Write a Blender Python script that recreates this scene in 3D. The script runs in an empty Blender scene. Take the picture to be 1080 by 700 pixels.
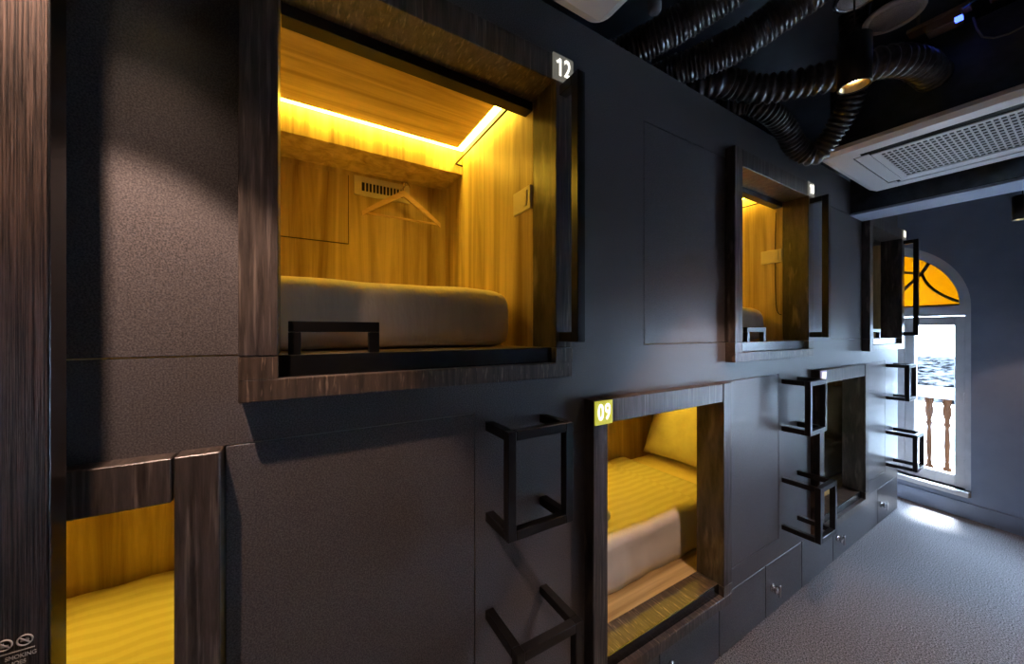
import bpy, bmesh, math, random
from mathutils import Vector, Matrix, Euler
random.seed(7)
scene = bpy.context.scene
COL = scene.collection

# ------------------------------------------------------------------ camera, sky, exposure
cam_d = bpy.data.cameras.new('camera')
cam_d.sensor_fit = 'HORIZONTAL'; cam_d.sensor_width = 36.0; cam_d.lens = 36.0 * 377 / 1080
cam_d.clip_start = 0.02
cam = bpy.data.objects.new('camera', cam_d); COL.objects.link(cam)
cam.location = (0.935, 0.0, 1.535)
cam.rotation_euler = (math.radians(90), 0, math.radians(58.94))
scene.camera = cam
vs = scene.view_settings
vs.view_transform = 'Standard'; vs.look = 'None'; vs.gamma = 1.0; vs.use_curve_mapping = False
vs.exposure = 0.0
world = bpy.data.worlds.new('sky'); scene.world = world; world.use_nodes = True
bg = world.node_tree.nodes['Background']
bg.inputs[0].default_value = (0.54, 0.74, 1.0, 1); bg.inputs[1].default_value = 80.0
sun_d = bpy.data.lights.new('sun', 'SUN'); sun_d.energy = 55; sun_d.angle = math.radians(7); sun_d.color = (0.86, 0.93, 1.0)
sun = bpy.data.objects.new('sun', sun_d); COL.objects.link(sun); sun.rotation_euler = (math.radians(-18), 0, math.radians(6))

P = 1.85            # module pitch of the pods along the corridor
FW, FH = 0.865, 1.016   # outer size of a pod frame
JW = 0.067          # width of a frame jamb

# ------------------------------------------------------------------ materials
def new_mat(name):
    m = bpy.data.materials.new(name); m.use_nodes = True
    nt = m.node_tree; b = nt.nodes['Principled BSDF']
    return m, nt, b
def plain(name, col, rough=0.5, metal=0.0, spec=0.5):
    m, nt, b = new_mat(name)
    b.inputs['Base Color'].default_value = (*col, 1); b.inputs['Roughness'].default_value = rough
    b.inputs['Metallic'].default_value = metal; b.inputs['Specular IOR Level'].default_value = spec
    return m
def noisy(name, c0, c1, scale=(1, 1, 1), nscale=1.0, detail=6, rough=0.5, bump=0.0, bdist=0.002, lo=0.35, hi=0.65,
          spec=0.5, metal=0.0, second=None, nrough=0.55, dist=0.0):
    """world-space stretched noise between two colours, with matching relief"""
    m, nt, b = new_mat(name)
    N = nt.nodes; L = nt.links
    geo = N.new('ShaderNodeNewGeometry'); mp = N.new('ShaderNodeMapping'); mp.inputs['Scale'].default_value = scale
    L.new(geo.outputs['Position'], mp.inputs['Vector'])
    tx = N.new('ShaderNodeTexNoise'); tx.inputs['Scale'].default_value = nscale; tx.inputs['Detail'].default_value = detail
    tx.inputs['Roughness'].default_value = nrough; tx.inputs['Distortion'].default_value = dist
    L.new(mp.outputs[0], tx.inputs['Vector'])
    cr = N.new('ShaderNodeValToRGB'); cr.color_ramp.elements[0].position = lo; cr.color_ramp.elements[1].position = hi
    cr.color_ramp.elements[0].color = (*c0, 1); cr.color_ramp.elements[1].color = (*c1, 1)
    L.new(tx.outputs[0], cr.inputs[0])
    out = cr.outputs[0]
    if second:   # (scale, colour, lo, hi): sparse flecks of another colour
        mp2 = N.new('ShaderNodeMapping'); mp2.inputs['Scale'].default_value = second[0]
        L.new(geo.outputs['Position'], mp2.inputs['Vector'])
        t2 = N.new('ShaderNodeTexNoise'); t2.inputs['Scale'].default_value = 1.0; t2.inputs['Detail'].default_value = 4
        L.new(mp2.outputs[0], t2.inputs['Vector'])
        mr = N.new('ShaderNodeMapRange'); mr.inputs[1].default_value = second[2]; mr.inputs[2].default_value = second[3]
        L.new(t2.outputs[0], mr.inputs[0])
        mx = N.new('ShaderNodeMixRGB'); mx.inputs[2].default_value = (*second[1], 1)
        L.new(mr.outputs[0], mx.inputs[0]); L.new(out, mx.inputs[1]); out = mx.outputs[0]
    L.new(out, b.inputs['Base Color'])
    b.inputs['Roughness'].default_value = rough; b.inputs['Specular IOR Level'].default_value = spec
    b.inputs['Metallic'].default_value = metal
    if bump:
        bp = N.new('ShaderNodeBump'); bp.inputs['Strength'].default_value = bump; bp.inputs['Distance'].default_value = bdist
        L.new(tx.outputs[0], bp.inputs['Height']); L.new(bp.outputs[0], b.inputs['Normal'])
    return m
def glow(name, col, strength, base=(0.8, 0.8, 0.8)):
    m, nt, b = new_mat(name)
    b.inputs['Base Color'].default_value = (*base, 1)
    b.inputs['Emission Color'].default_value = (*col, 1); b.inputs['Emission Strength'].default_value = strength
    return m

M = {}
M['wall'] = noisy('charcoal_textured_laminate', (0.055, 0.052, 0.056), (0.150, 0.138, 0.142), nscale=330, detail=2, rough=0.36,
                  bump=0.45, bdist=0.0010, lo=0.36, hi=0.68)
M['frame'] = noisy('dark_streaked_stone_laminate', (0.024, 0.019, 0.017), (0.105, 0.083, 0.072), scale=(22, 52, 4.0), nscale=1.0,
                   detail=9, rough=0.34, bump=0.45, bdist=0.0015, lo=0.38, hi=0.68, nrough=0.72,
                   second=((30, 120, 5.5), (0.19, 0.155, 0.135), 0.55, 0.72))
M['sill'] = noisy('dark_streaked_sill_laminate', (0.030, 0.022, 0.018), (0.13, 0.095, 0.072), scale=(5, 75, 5), nscale=1.0,
                  detail=9, rough=0.30, bump=0.35, bdist=0.0015, lo=0.34, hi=0.72, nrough=0.68,
                  second=((20, 150, 20), (0.26, 0.19, 0.14), 0.58, 0.70))
M['slab'] = noisy('dark_ribbed_wood', (0.006, 0.0045, 0.004), (0.100, 0.068, 0.055), scale=(60, 420, 5.0), nscale=1.0, detail=4,
                  rough=0.42, bump=1.0, bdist=0.004, lo=0.40, hi=0.64, nrough=0.7)
M['black'] = plain('black_powder_coated_metal', (0.0045, 0.0042, 0.0045), 0.30)
M['track'] = plain('black_gloss_strip', (0.006, 0.006, 0.006), 0.22)
M['woodv'] = noisy('oak_laminate_vertical_grain', (0.27, 0.165, 0.055), (0.66, 0.49, 0.23), scale=(14, 14, 0.7), nscale=1.0, detail=8,
                   rough=0.45, lo=0.33, hi=0.63, nrough=0.62, dist=0.7, bump=0.04)
M['woodh'] = noisy('oak_laminate_lengthwise_grain', (0.27, 0.165, 0.055), (0.66, 0.49, 0.23), scale=(16, 0.8, 14), nscale=1.0, detail=8,
                   rough=0.45, lo=0.33, hi=0.63, nrough=0.62, dist=0.7, bump=0.04)
M['carpet'] = noisy('grey_carpet', (0.045, 0.043, 0.044), (0.36, 0.345, 0.35), nscale=175, detail=3, rough=1.0, bump=0.6, bdist=0.005,
                    lo=0.38, hi=0.66, spec=0.1)
M['ceiling'] = noisy('dark_painted_ceiling', (0.09, 0.115, 0.155), (0.15, 0.19, 0.25), nscale=3.0, rough=0.6)
M['greywall'] = noisy('slate_blue_painted_wall', (0.23, 0.275, 0.36), (0.265, 0.31, 0.40), nscale=5.0, rough=0.55)
M['darkwall'] = noisy('dark_painted_wall', (0.10, 0.105, 0.12), (0.13, 0.135, 0.15), nscale=5.0, rough=0.6)
M['plastic'] = plain('white_plastic', (0.74, 0.73, 0.73), 0.42)
M['darkgap'] = plain('dark_void', (0.012, 0.012, 0.013), 0.7)
M['duct'] = noisy('black_foil_duct', (0.012, 0.012, 0.014), (0.060, 0.060, 0.066), nscale=40, detail=3, rough=0.30, bump=0.2, bdist=0.004, spec=0.7)
M['casing'] = noisy('dark_steel_casing', (0.020, 0.030, 0.040), (0.05, 0.065, 0.08), nscale=14, rough=0.5)
M['cloth'] = noisy('white_bed_linen', (0.78, 0.66, 0.50), (0.88, 0.76, 0.60), scale=(5, 9, 3), nscale=1.0, detail=5, rough=0.85, bump=0.5, bdist=0.02, spec=0.2)
M['pillow'] = noisy('white_pillow_linen', (0.66, 0.62, 0.55), (0.78, 0.74, 0.66), nscale=9.0, detail=4, rough=0.85, bump=0.4, bdist=0.02, spec=0.2)
M['chrome'] = plain('chrome', (0.7, 0.7, 0.72), 0.18, 1.0)
M['whiteframe'] = noisy('off_white_painted_wood', (0.60, 0.61, 0.62), (0.68, 0.69, 0.70), nscale=12, rough=0.5)
M['lead'] = plain('dark_lead_tracery', (0.02, 0.022, 0.028), 0.6)
M['hangerwood'] = noisy('pale_beech', (0.62, 0.40, 0.20), (0.78, 0.55, 0.30), scale=(9, 9, 60), nscale=1.0, rough=0.4)
M['beigeplastic'] = plain('cream_plastic', (0.72, 0.64, 0.50), 0.45)
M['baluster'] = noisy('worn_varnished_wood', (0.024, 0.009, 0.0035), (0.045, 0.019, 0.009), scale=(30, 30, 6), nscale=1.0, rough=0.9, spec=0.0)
M['whitepaint'] = plain('white_masonry_paint', (0.80, 0.80, 0.79), 0.8)
M['rooftile'] = noisy('weathered_roof_tile', (0.0012, 0.0012, 0.0014), (0.035, 0.035, 0.036), nscale=7.0, detail=6, rough=1.0, spec=0.0, lo=0.4, hi=0.6)
M['brownbox'] = plain('brown_plastic', (0.24, 0.165, 0.12), 0.5)
M['grey'] = plain('grey_metal', (0.16, 0.17, 0.19), 0.4)
M['bluecable'] = plain('blue_cable_sheath', (0.02, 0.10, 0.38), 0.5)
M['amberled'] = glow('amber_led_diffuser', (1.0, 0.66, 0.06), 40.0)
M['amberledlow'] = glow('amber_led_diffuser_dimmer', (1.0, 0.64, 0.04), 26.0)
M['ledoff'] = plain('unlit_led_diffuser', (0.6, 0.55, 0.45), 0.4)
M['lens'] = glow('warm_lamp_lens', (1.0, 0.78, 0.48), 30.0)
M['digit'] = glow('lit_white_digits', (1.0, 0.95, 0.82), 1.6)
M['plate12'] = glow('lit_grey_acrylic', (0.55, 0.52, 0.43), 0.22, (0.16, 0.155, 0.14))
M['plate09'] = glow('lit_yellow_green_acrylic', (0.62, 0.60, 0.06), 0.75, (0.4, 0.4, 0.1))
M['plateviolet'] = glow('lit_pale_violet_acrylic', (0.45, 0.42, 0.75), 0.4, (0.4, 0.4, 0.5))
M['bluelamp'] = glow('blue_indicator', (0.05, 0.1, 1.0), 6.0)
M['signink'] = plain('white_print', (0.45, 0.42, 0.38), 0.6)
M['rubber'] = plain('black_cable_sheath', (0.012, 0.012, 0.013), 0.5)
M['red'] = plain('red_tape', (0.35, 0.02, 0.02), 0.5)
def stripe_mat():
    m, nt, b = new_mat('satin_striped_duvet'); N = nt.nodes; L = nt.links
    geo = N.new('ShaderNodeNewGeometry'); sp = N.new('ShaderNodeSeparateXYZ'); L.new(geo.outputs['Position'], sp.inputs[0])
    mu = N.new('ShaderNodeMath'); mu.operation = 'MULTIPLY'; mu.inputs[1].default_value = 2 * math.pi / 0.052; L.new(sp.outputs[0], mu.inputs[0])
    si = N.new('ShaderNodeMath'); si.operation = 'SINE'; L.new(mu.outputs[0], si.inputs[0])
    mr = N.new('ShaderNodeMapRange'); mr.inputs[1].default_value = -0.5; mr.inputs[2].default_value = 0.5; L.new(si.outputs[0], mr.inputs[0])
    mx = N.new('ShaderNodeMixRGB'); mx.inputs[1].default_value = (0.66, 0.60, 0.50, 1); mx.inputs[2].default_value = (0.74, 0.69, 0.60, 1)
    L.new(mr.outputs[0], mx.inputs[0]); L.new(mx.outputs[0], b.inputs['Base Color'])
    b.inputs['Roughness'].default_value = 0.6
    no = N.new('ShaderNodeTexNoise'); no.inputs['Scale'].default_value = 7; L.new(geo.outputs['Position'], no.inputs['Vector'])
    bp = N.new('ShaderNodeBump'); bp.inputs['Strength'].default_value = 0.35; bp.inputs['Distance'].default_value = 0.02
    L.new(no.outputs[0], bp.inputs['Height']); L.new(bp.outputs[0], b.inputs['Normal'])
    return m
M['duvet'] = stripe_mat()
def glass_mat(name, tint, transl=0.0):
    m = bpy.data.materials.new(name); m.use_nodes = True; nt = m.node_tree; N = nt.nodes; L = nt.links
    for n in list(N): N.remove(n)
    out = N.new('ShaderNodeOutputMaterial'); tr = N.new('ShaderNodeBsdfTransparent'); tr.inputs[0].default_value = (*tint, 1)
    gl = N.new('ShaderNodeBsdfGlossy'); gl.inputs['Roughness'].default_value = 0.03
    lw = N.new('ShaderNodeLayerWeight'); pw = N.new('ShaderNodeMath'); pw.operation = 'POWER'; pw.inputs[1].default_value = 5.0
    ma = N.new('ShaderNodeMath'); ma.operation = 'MULTIPLY_ADD'; ma.inputs[1].default_value = 0.9; ma.inputs[2].default_value = 0.04
    L.new(lw.outputs['Facing'], pw.inputs[0]); L.new(pw.outputs[0], ma.inputs[0])
    mx = N.new('ShaderNodeMixShader'); L.new(ma.outputs[0], mx.inputs[0]); L.new(gl.outputs[0], mx.inputs[2])
    if transl:
        ts = N.new('ShaderNodeBsdfTranslucent'); ts.inputs[0].default_value = (*tint, 1)
        m2 = N.new('ShaderNodeMixShader'); m2.inputs[0].default_value = transl
        L.new(tr.outputs[0], m2.inputs[1]); L.new(ts.outputs[0], m2.inputs[2]); L.new(m2.outputs[0], mx.inputs[1])
    else:
        L.new(tr.outputs[0], mx.inputs[1])
    L.new(mx.outputs[0], out.inputs[0])
    return m
M['glass'] = glass_mat('clear_window_glass', (0.96, 0.97, 0.98))
M['amberglass'] = glass_mat('amber_stained_glass', (0.22, 0.118, 0.006), 0.9)

# ------------------------------------------------------------------ mesh builders
class MB:
    def __init__(s): s.bm = bmesh.new()
    def box(s, x0, x1, y0, y1, z0, z1, bev=0.0, seg=1, mtx=None):
        x0, x1 = sorted((x0, x1)); y0, y1 = sorted((y0, y1)); z0, z1 = sorted((z0, z1))
        b = s.bm
        vs_ = [b.verts.new(Vector((x, y, z))) for x in (x0, x1) for y in (y0, y1) for z in (z0, z1)]
        q = [(0, 1, 3, 2), (4, 6, 7, 5), (0, 4, 5, 1), (2, 3, 7, 6), (0, 2, 6, 4), (1, 5, 7, 3)]
        fs = [b.faces.new([vs_[i] for i in f]) for f in q]
        vv = vs_
        if bev > 0:
            es = list({e for f in fs for e in f.edges})
            r = bmesh.ops.bevel(b, geom=es, offset=bev, segments=seg, profile=0.5, affect='EDGES')
            vv = list({v for f in r['faces'] for v in f.verts} | {v for v in vs_ if v.is_valid})
        if mtx is not None: bmesh.ops.transform(b, matrix=mtx, verts=vv)
        return s
    def tube(s, pts, rad, n=12, closed=False, caps=True):
        """round sweep; rad a number or one per point"""
        b = s.bm; pts = [Vector(p) for p in pts]; N = len(pts)
        rs = rad if hasattr(rad, '__len__') else [rad] * N
        tang = []
        for i in range(N):
            if closed: t = pts[(i + 1) % N] - pts[i - 1]
            else: t = pts[min(i + 1, N - 1)] - pts[max(i - 1, 0)]
            tang.append(t.normalized())
        up = Vector((0, 0, 1)) if abs(tang[0].z) < 0.9 else Vector((1, 0, 0))
        nrm = (up - tang[0] * up.dot(tang[0])).normalized()
        rings = []
        for i in range(N):
            nrm = (nrm - tang[i] * nrm.dot(tang[i])).normalized(); bn = tang[i].cross(nrm)
            rings.append([b.verts.new(pts[i] + (nrm * math.cos(a) + bn * math.sin(a)) * rs[i]) for a in [2 * math.pi * k / n for k in range(n)]])
        for i in range(N if closed else N - 1):
            A, B = rings[i], rings[(i + 1) % N]
            for k in range(n): b.faces.new((A[k], A[(k + 1) % n], B[(k + 1) % n], B[k])).smooth = True
        if caps and not closed:
            b.faces.new(list(reversed(rings[0]))); b.faces.new(rings[-1])
        return s
    def lathe(s, prof, org=(0, 0, 0), axis='Z', n=24, smooth=True, caps=True):
        """profile of (radius, height) turned about an axis through org"""
        b = s.bm; org = Vector(org); rings = []
        for r, h in prof:
            ring = []
            for k in range(n):
                a = 2 * math.pi * k / n; c, d = r * math.cos(a), r * math.sin(a)
                v = {'Z': (c, d, h), 'X': (h, c, d), 'Y': (d, h, c)}[axis]
                ring.append(b.verts.new(org + Vector(v)))
            rings.append(ring)
        for A, B in zip(rings, rings[1:]):
            for k in range(n): b.faces.new((A[k], A[(k + 1) % n], B[(k + 1) % n], B[k])).smooth = smooth
        if caps: b.faces.new(list(reversed(rings[0]))); b.faces.new(rings[-1])
        return s
    def prism(s, poly, y0, y1):
        """polygon in (x, z) given thickness along y"""
        b = s.bm
        A = [b.verts.new((x, y0, z)) for x, z in poly]; B = [b.verts.new((x, y1, z)) for x, z in poly]
        n = len(poly); b.faces.new(A); b.faces.new(list(reversed(B)))
        for k in range(n): b.faces.new((A[k], B[k], B[(k + 1) % n], A[(k + 1) % n]))
        return s
    def ring(s, outer, inner, y0, y1):
        b = s.bm; n = len(outer)
        V = [[b.verts.new((x, y, z)) for x, z in pl] for pl in (outer, inner) for y in (y0, y1)]
        for k in range(n - 1):
            for (A, B) in ((V[0], V[1]), (V[2], V[3]), (V[0], V[2]), (V[1], V[3])):
                b.faces.new((A[k], A[k + 1], B[k + 1], B[k]))
        for k in (0, n - 1): b.faces.new((V[0][k], V[1][k], V[3][k], V[2][k]))
        return s
    def build(s, name, mat, parent=None, local=False):
        bmesh.ops.recalc_face_normals(s.bm, faces=s.bm.faces[:])
        me = bpy.data.meshes.new(name)
        if not local:
            if parent is not None:
                o_ = world_loc(parent)
            else:
                zs = [v.co for v in s.bm.verts]
                o_ = Vector(((min(v.x for v in zs) + max(v.x for v in zs)) / 2, (min(v.y for v in zs) + max(v.y for v in zs)) / 2, min(v.z for v in zs)))
            bmesh.ops.translate(s.bm, verts=s.bm.verts[:], vec=-o_)
        s.bm.to_mesh(me); s.bm.free()
        ob = bpy.data.objects.new(name, me); COL.objects.link(ob)
        if not local and parent is None: ob.location = o_
        me.materials.append(M[mat] if isinstance(mat, str) else mat)
        if parent is not None: ob.parent = parent
        return ob
def world_loc(o):
    v = Vector(o.location)
    while o.parent is not None: o = o.parent; v += Vector(o.location)
    return v
def tag(o, label, cat, group=None, kind=None):
    o['label'] = label; o['category'] = cat
    if group: o['group'] = group
    if kind: o['kind'] = kind
    return o
def thing(name, label, cat, loc, group=None, rz=0.0):
    e = bpy.data.objects.new(name, None); COL.objects.link(e); e.location = loc; e.rotation_euler = (0, 0, rz); e.empty_display_size = 0.05
    return tag(e, label, cat, group)
def struct(o, label=None):
    o['kind'] = 'structure'
    if label: o['label'] = label
    return o
def shade(o):
    for p in o.data.polygons: p.use_smooth = True
    return o
def text_mesh(name, body, size, mat, parent, matrix, extrude=0.0008, align='CENTER'):
    cu = bpy.data.curves.new(name, 'FONT'); cu.body = body; cu.size = size; cu.extrude = extrude; cu.align_x = align; cu.align_y = 'CENTER'
    cu.offset = size * 0.012
    t = bpy.data.objects.new(name, cu); COL.objects.link(t)
    dg = bpy.context.evaluated_depsgraph_get(); me = bpy.data.meshes.new_from_object(t.evaluated_get(dg))
    bpy.data.objects.remove(t, do_unlink=True); bpy.data.curves.remove(cu)
    me.transform(matrix); me.materials.clear(); me.materials.append(M[mat])
    o = bpy.data.objects.new(name, me); COL.objects.link(o); o.parent = parent
    return o
def catmull(pts, step=0.01):
    pts = [Vector(p) for p in pts]; out = []
    ext = [pts[0] * 2 - pts[1]] + pts + [pts[-1] * 2 - pts[-2]]
    for i in range(1, len(ext) - 2):
        p0, p1, p2, p3 = ext[i - 1:i + 3]; n = max(2, int((p2 - p1).length / step))
        for k in range(n):
            t = k / n
            out.append(0.5 * ((2 * p1) + (p2 - p0) * t + (2 * p0 - 5 * p1 + 4 * p2 - p3) * t * t + (3 * p1 - p0 - 3 * p2 + p3) * t ** 3))
    out.append(pts[-1]); return out

# ================================================================== THE SETTING
ROOM_X1, ROOM_Y0, CEIL = 2.65, -2.3, 3.0
struct(MB().box(-1.2, ROOM_X1, ROOM_Y0, 5.3, -0.08, 0.0).build('floor', 'carpet'), 'speckled grey carpet floor of the corridor')
struct(MB().box(-1.2, ROOM_X1, ROOM_Y0, 5.3, CEIL, CEIL + 0.1).build('ceiling', 'ceiling'), 'dark painted open ceiling above the ducts')
struct(MB().box(ROOM_X1, ROOM_X1 + 0.1, ROOM_Y0, 5.3, 0, CEIL).build('wall_right', 'darkwall'))
struct(MB().box(-1.3, ROOM_X1 + 0.1, ROOM_Y0 - 0.1, ROOM_Y0, 0, CEIL).build('wall_back', 'darkwall'))
struct(MB().box(-1.3, -1.2, ROOM_Y0, 5.3, 0, CEIL).build('wall_outer', 'darkwall'))

# ---- pod front wall with rectangular openings for frames and loose panels
UP_Z0, LO_Z0 = 1.392, 0.286           # undersides of the upper and lower frames
up_frames = [(-0.10 + k * P, UP_Z0) for k in (0, 1, 2)]
lo_frames = [(0.857 + k * P, LO_Z0) for k in (-1, 0, 1)]
WALL_Y0, WALL_Y1, WALL_Z0, WALL_Z1 = ROOM_Y0, 4.485, 0.287, 2.60
up_panels = [(1.166 + k * P, 1.75 + k * P, 1.485, 2.365) for k in (-1, 0, 1)]
lo_panels = [(-0.128 + k * P, 0.44 + k * P, 0.388, 1.302) for k in (0, 1, 2)]
ins = 0.006
holes = [(y + ins, min(y + FW - ins, WALL_Y1 - 0.01), z + ins, z + FH - ins) for y, z in up_frames + lo_frames] + up_panels + lo_panels
def wall_cells(mb, x0, x1, y0, y1, z0, z1, hs):
    ys = sorted({y0, y1} | {v for h in hs for v in h[:2] if y0 < v < y1})
    for a, b in zip(ys, ys[1:]):
        zs = [z0]
        cov = sorted((h[2], h[3]) for h in hs if h[0] <= a + 1e-6 and h[1] >= b - 1e-6)
        cur = z0
        for c, d in cov:
            if c > cur + 1e-6: mb.box(x0, x1, a, b, cur, c)
            cur = max(cur, d)
        if cur < z1 - 1e-6: mb.box(x0, x1, a, b, cur, z1)
mb = MB(); wall_cells(mb, -0.04, 0.0, WALL_Y0, WALL_Y1, WALL_Z0, WALL_Z1, holes)
mb.box(-1.0, -0.04, WALL_Y1 - 0.03, WALL_Y1, 0, WALL_Z1)          # end cheek of the pod block
mb.box(-1.2, -0.04, WALL_Y0, WALL_Y1, WALL_Z1 - 0.02, WALL_Z1)    # top board
mb.box(-1.0, -0.96, WALL_Y0, WALL_Y1 - 0.03, 0, WALL_Z1 - 0.02)   # back board
wall_left = struct(mb.build('wall_left', 'wall'), 'charcoal laminate front wall of the stacked sleeping pods')
G = 0.0028
for (a, b, c, d) in up_panels + lo_panels:
    b = min(b, WALL_Y1 - 0.035)
    MB().box(-0.020, -0.0005, a + G, b - G, c + G, d - G, 0.0012).build('panel', 'wall', wall_left)

# ---- slanted end wall with arched window openings; local x along the wall, local y outwards
END = thing('wall_end', 'slate blue end wall with arched window openings', 'wall', (0, 4.80, 0), None, math.radians(-11.1))
del END['category']; END['kind'] = 'structure'
WR, SPRING, SILL_Z = 0.60, 1.75, 0.22
WIN = [-0.226, 1.72]
def arch_wall(mb, x0, x1, y0, y1, ztop, cs):
    xs = {x0, x1}
    for c in cs:
        for k in range(41): xs.add(c - WR * math.cos(math.pi * k / 40))
    xs = sorted(x for x in xs if x0 <= x <= x1)
    for a, b in zip(xs, xs[1:]):
        if b - a < 1e-6: continue
        m = (a + b) / 2; cc = [c for c in cs if abs(m - c) < WR]
        if not cc: mb.box(a, b, y0, y1, 0, ztop); continue
        c = cc[0]; mb.box(a, b, y0, y1, 0, SILL_Z)
        za = SPRING + math.sqrt(max(0, WR ** 2 - (a - c) ** 2)); zb = SPRING + math.sqrt(max(0, WR ** 2 - (b - c) ** 2))
        mb.prism([(a, za), (b, zb), (b, ztop), (a, ztop)], y0, y1)
mb = MB(); arch_wall(mb, -1.25, 2.8, 0.0, 0.24, CEIL, WIN); mb.build('plaster', 'greywall', END, local=True)
bb = MB(); bb.box(-1.2, 2.7, -0.012, 0, 0, 0.13, 0.003)
o = bb.build('baseboard_end', 'greywall', None, local=True); o.location = END.location; o.rotation_euler = END.rotation_euler; struct(o)

def arc(c, r, a0, a1, n, z=SPRING): return [(c + r * math.cos(a0 + (a1 - a0) * k / n), z + r * math.sin(a0 + (a1 - a0) * k / n)) for k in range(n + 1)]
def make_window(idx, c):
    w = bpy.data.objects.new('window_%d' % idx, None); COL.objects.link(w); w.location = END.location; w.rotation_euler = END.rotation_euler
    w['kind'] = 'structure'; w['label'] = 'arched off-white window doors with amber fanlight' if idx == 1 else 'second arched window beyond the right edge of the photo'
    y0, y1 = 0.05, 0.115
    # outer jambs and arch ring
    R0, R1 = WR, WR - 0.042
    out = [(c - R0, SILL_Z)] + list(reversed(arc(c, R0, 0, math.pi, 40))) + [(c + R0, SILL_Z)]
    inn = [(c - R1, SILL_Z)] + list(reversed(arc(c, R1, 0, math.pi, 40))) + [(c + R1, SILL_Z)]
    MB().ring(out, inn, 0.03, y1 + 0.02).build('window_frame', 'whiteframe', w, local=True)
    # inner bead of the fanlight
    R2 = R1 - 0.035
    MB().ring(list(reversed(arc(c, R1, 0, math.pi, 40))), list(reversed(arc(c, R2, 0, math.pi, 40))), y0, y1).build('arch_bead', 'whiteframe', w, local=True)
    MB().box(c - R1, c + R1, y0 - 0.01, y1, SPRING - 0.075, SPRING + 0.012, 0.004).build('transom', 'whiteframe', w, local=True)
    MB().box(c - WR, c + WR, -0.035, 0.10, SILL_Z - 0.045, SILL_Z, 0.006).build('window_sill', 'whiteframe', w, local=True)
    # amber fanlight: pane and dark tracery
    pane = [(c - R2, SPRING + 0.012)] + list(reversed(arc(c, R2, 0.02, math.pi - 0.02, 40))) + [(c + R2, SPRING + 0.012)]
    MB().prism(pane, 0.084, 0.089).build('amber_pane', 'amberglass', w, local=True)
    tr = MB(); ty = 0.080
    def P2(r, a): return (c + r * math.cos(a), ty, SPRING + 0.012 + r * math.sin(a))
    for s_ in (1, -1):
        aa = lambda d: math.radians(90 - s_ * (90 - d))
        k = P2(R2 * 0.80, aa(47))
        tr.tube([P2(R2 * 0.22, aa(43)), k], 0.013, 8)
        for tgt, mid in ((P2(R2 * 0.99, aa(3)), P2(R2 * 0.66, aa(22))), (P2(R2 * 0.86, aa(90)), P2(R2 * 0.66, aa(70)))):
            tr.tube([Vector(k).lerp(Vector(mid), t) * (1 - t) + Vector(mid).lerp(Vector(tgt), t) * t for t in [i / 10 for i in range(11)]], 0.011, 8)
        tr.tube([k, P2(R2 * 0.99, aa(50))], 0.013, 8)
    tr.tube([P2(0, 0)[0:1] + (ty, SPRING + 0.012 + R2 * 0.86 + 0.05 * 0)] * 0 + [(c + 0.045 * math.cos(t), ty, SPRING + 0.012 + R2 * 0.90 + 0.045 * math.sin(t)) for t in [2 * math.pi * i / 20 for i in range(20)]], 0.009, 8, closed=True)
    tr.tube([(c + R2 * 0.22 * math.cos(t), ty, SPRING + 0.012 + R2 * 0.22 * math.sin(t)) for t in [math.pi * i / 16 for i in range(17)]], 0.012, 8)
    tr.tube([(c - R2, ty, SPRING + 0.018), (c + R2, ty, SPRING + 0.018)], 0.008, 8)
    tr.build('tracery', 'lead', w, local=True)
    # three narrow leaves, each with stiles, rails and a pane
    L0, L1 = c - R1 + 0.002, c + R1 - 0.002; lw = (L1 - L0) / 3
    for i in range(3):
        a, b = L0 + i * lw + 0.002, L0 + (i + 1) * lw - 0.002; z0, z1 = SILL_Z + 0.004, SPRING - 0.08
        leaf = MB()
        leaf.box(a, a + 0.062, y0, y1 - 0.015, z0, z1, 0.004); leaf.box(b - 0.062, b, y0, y1 - 0.015, z0, z1, 0.004)
        leaf.box(a + 0.06, b - 0.06, y0, y1 - 0.015, z0, z0 + 0.095, 0.004); leaf.box(a + 0.06, b - 0.06, y0, y1 - 0.015, z1 - 0.075, z1, 0.004)
        lf = leaf.build('leaf', 'whiteframe', w, local=True)
        MB().box(a + 0.058, b - 0.058, 0.074, 0.080, z0 + 0.09, z1 - 0.07).build('pane', 'glass', lf, local=True)
        if i == 2:
            for hz in (0.42, 0.98, 1.50):
                MB().lathe([(0.007, -0.045), (0.009, -0.04), (0.009, 0.04), (0.007, 0.045)], (b - 0.001, y0 - 0.006, hz), 'Z', 10).build('hinge', 'whiteframe', lf, local=True)
    return w
for i, c in enumerate(WIN): make_window(i + 1, c)
for c in WIN:      # sky portals that help sampling daylight through the two windows
    ld = bpy.data.lights.new('sky_portal', 'AREA'); ld.shape = 'RECTANGLE'; ld.size = 1.2; ld.size_y = 2.15
    lo = bpy.data.objects.new('sky_portal', ld); COL.objects.link(lo); ld.cycles.is_portal = True
    rz = END.rotation_euler.z; d = Vector((math.cos(rz), math.sin(rz), 0)); nrm = Vector((-math.sin(rz), math.cos(rz), 0))
    lo.location = Vector(END.location) + d * c + nrm * 0.30 + Vector((0, 0, 1.28)); lo.rotation_euler = (math.radians(-90), 0, rz)

# ---- beam under the ceiling near the end wall
struct(MB().box(0.0, ROOM_X1, 3.36, 3.60, 2.37, CEIL, 0.006).build('trim_1', 'casing'), 'dark ceiling beam crossing the corridor behind the air conditioner')
struct(MB().box(0.0, ROOM_X1, 3.355, 3.605, 2.355, 2.372, 0.003).build('trim_2', 'greywall'), 'slate blue underside board of the ceiling beam')  # beam's bottom face: the daylight on it is put into a paler colour

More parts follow.
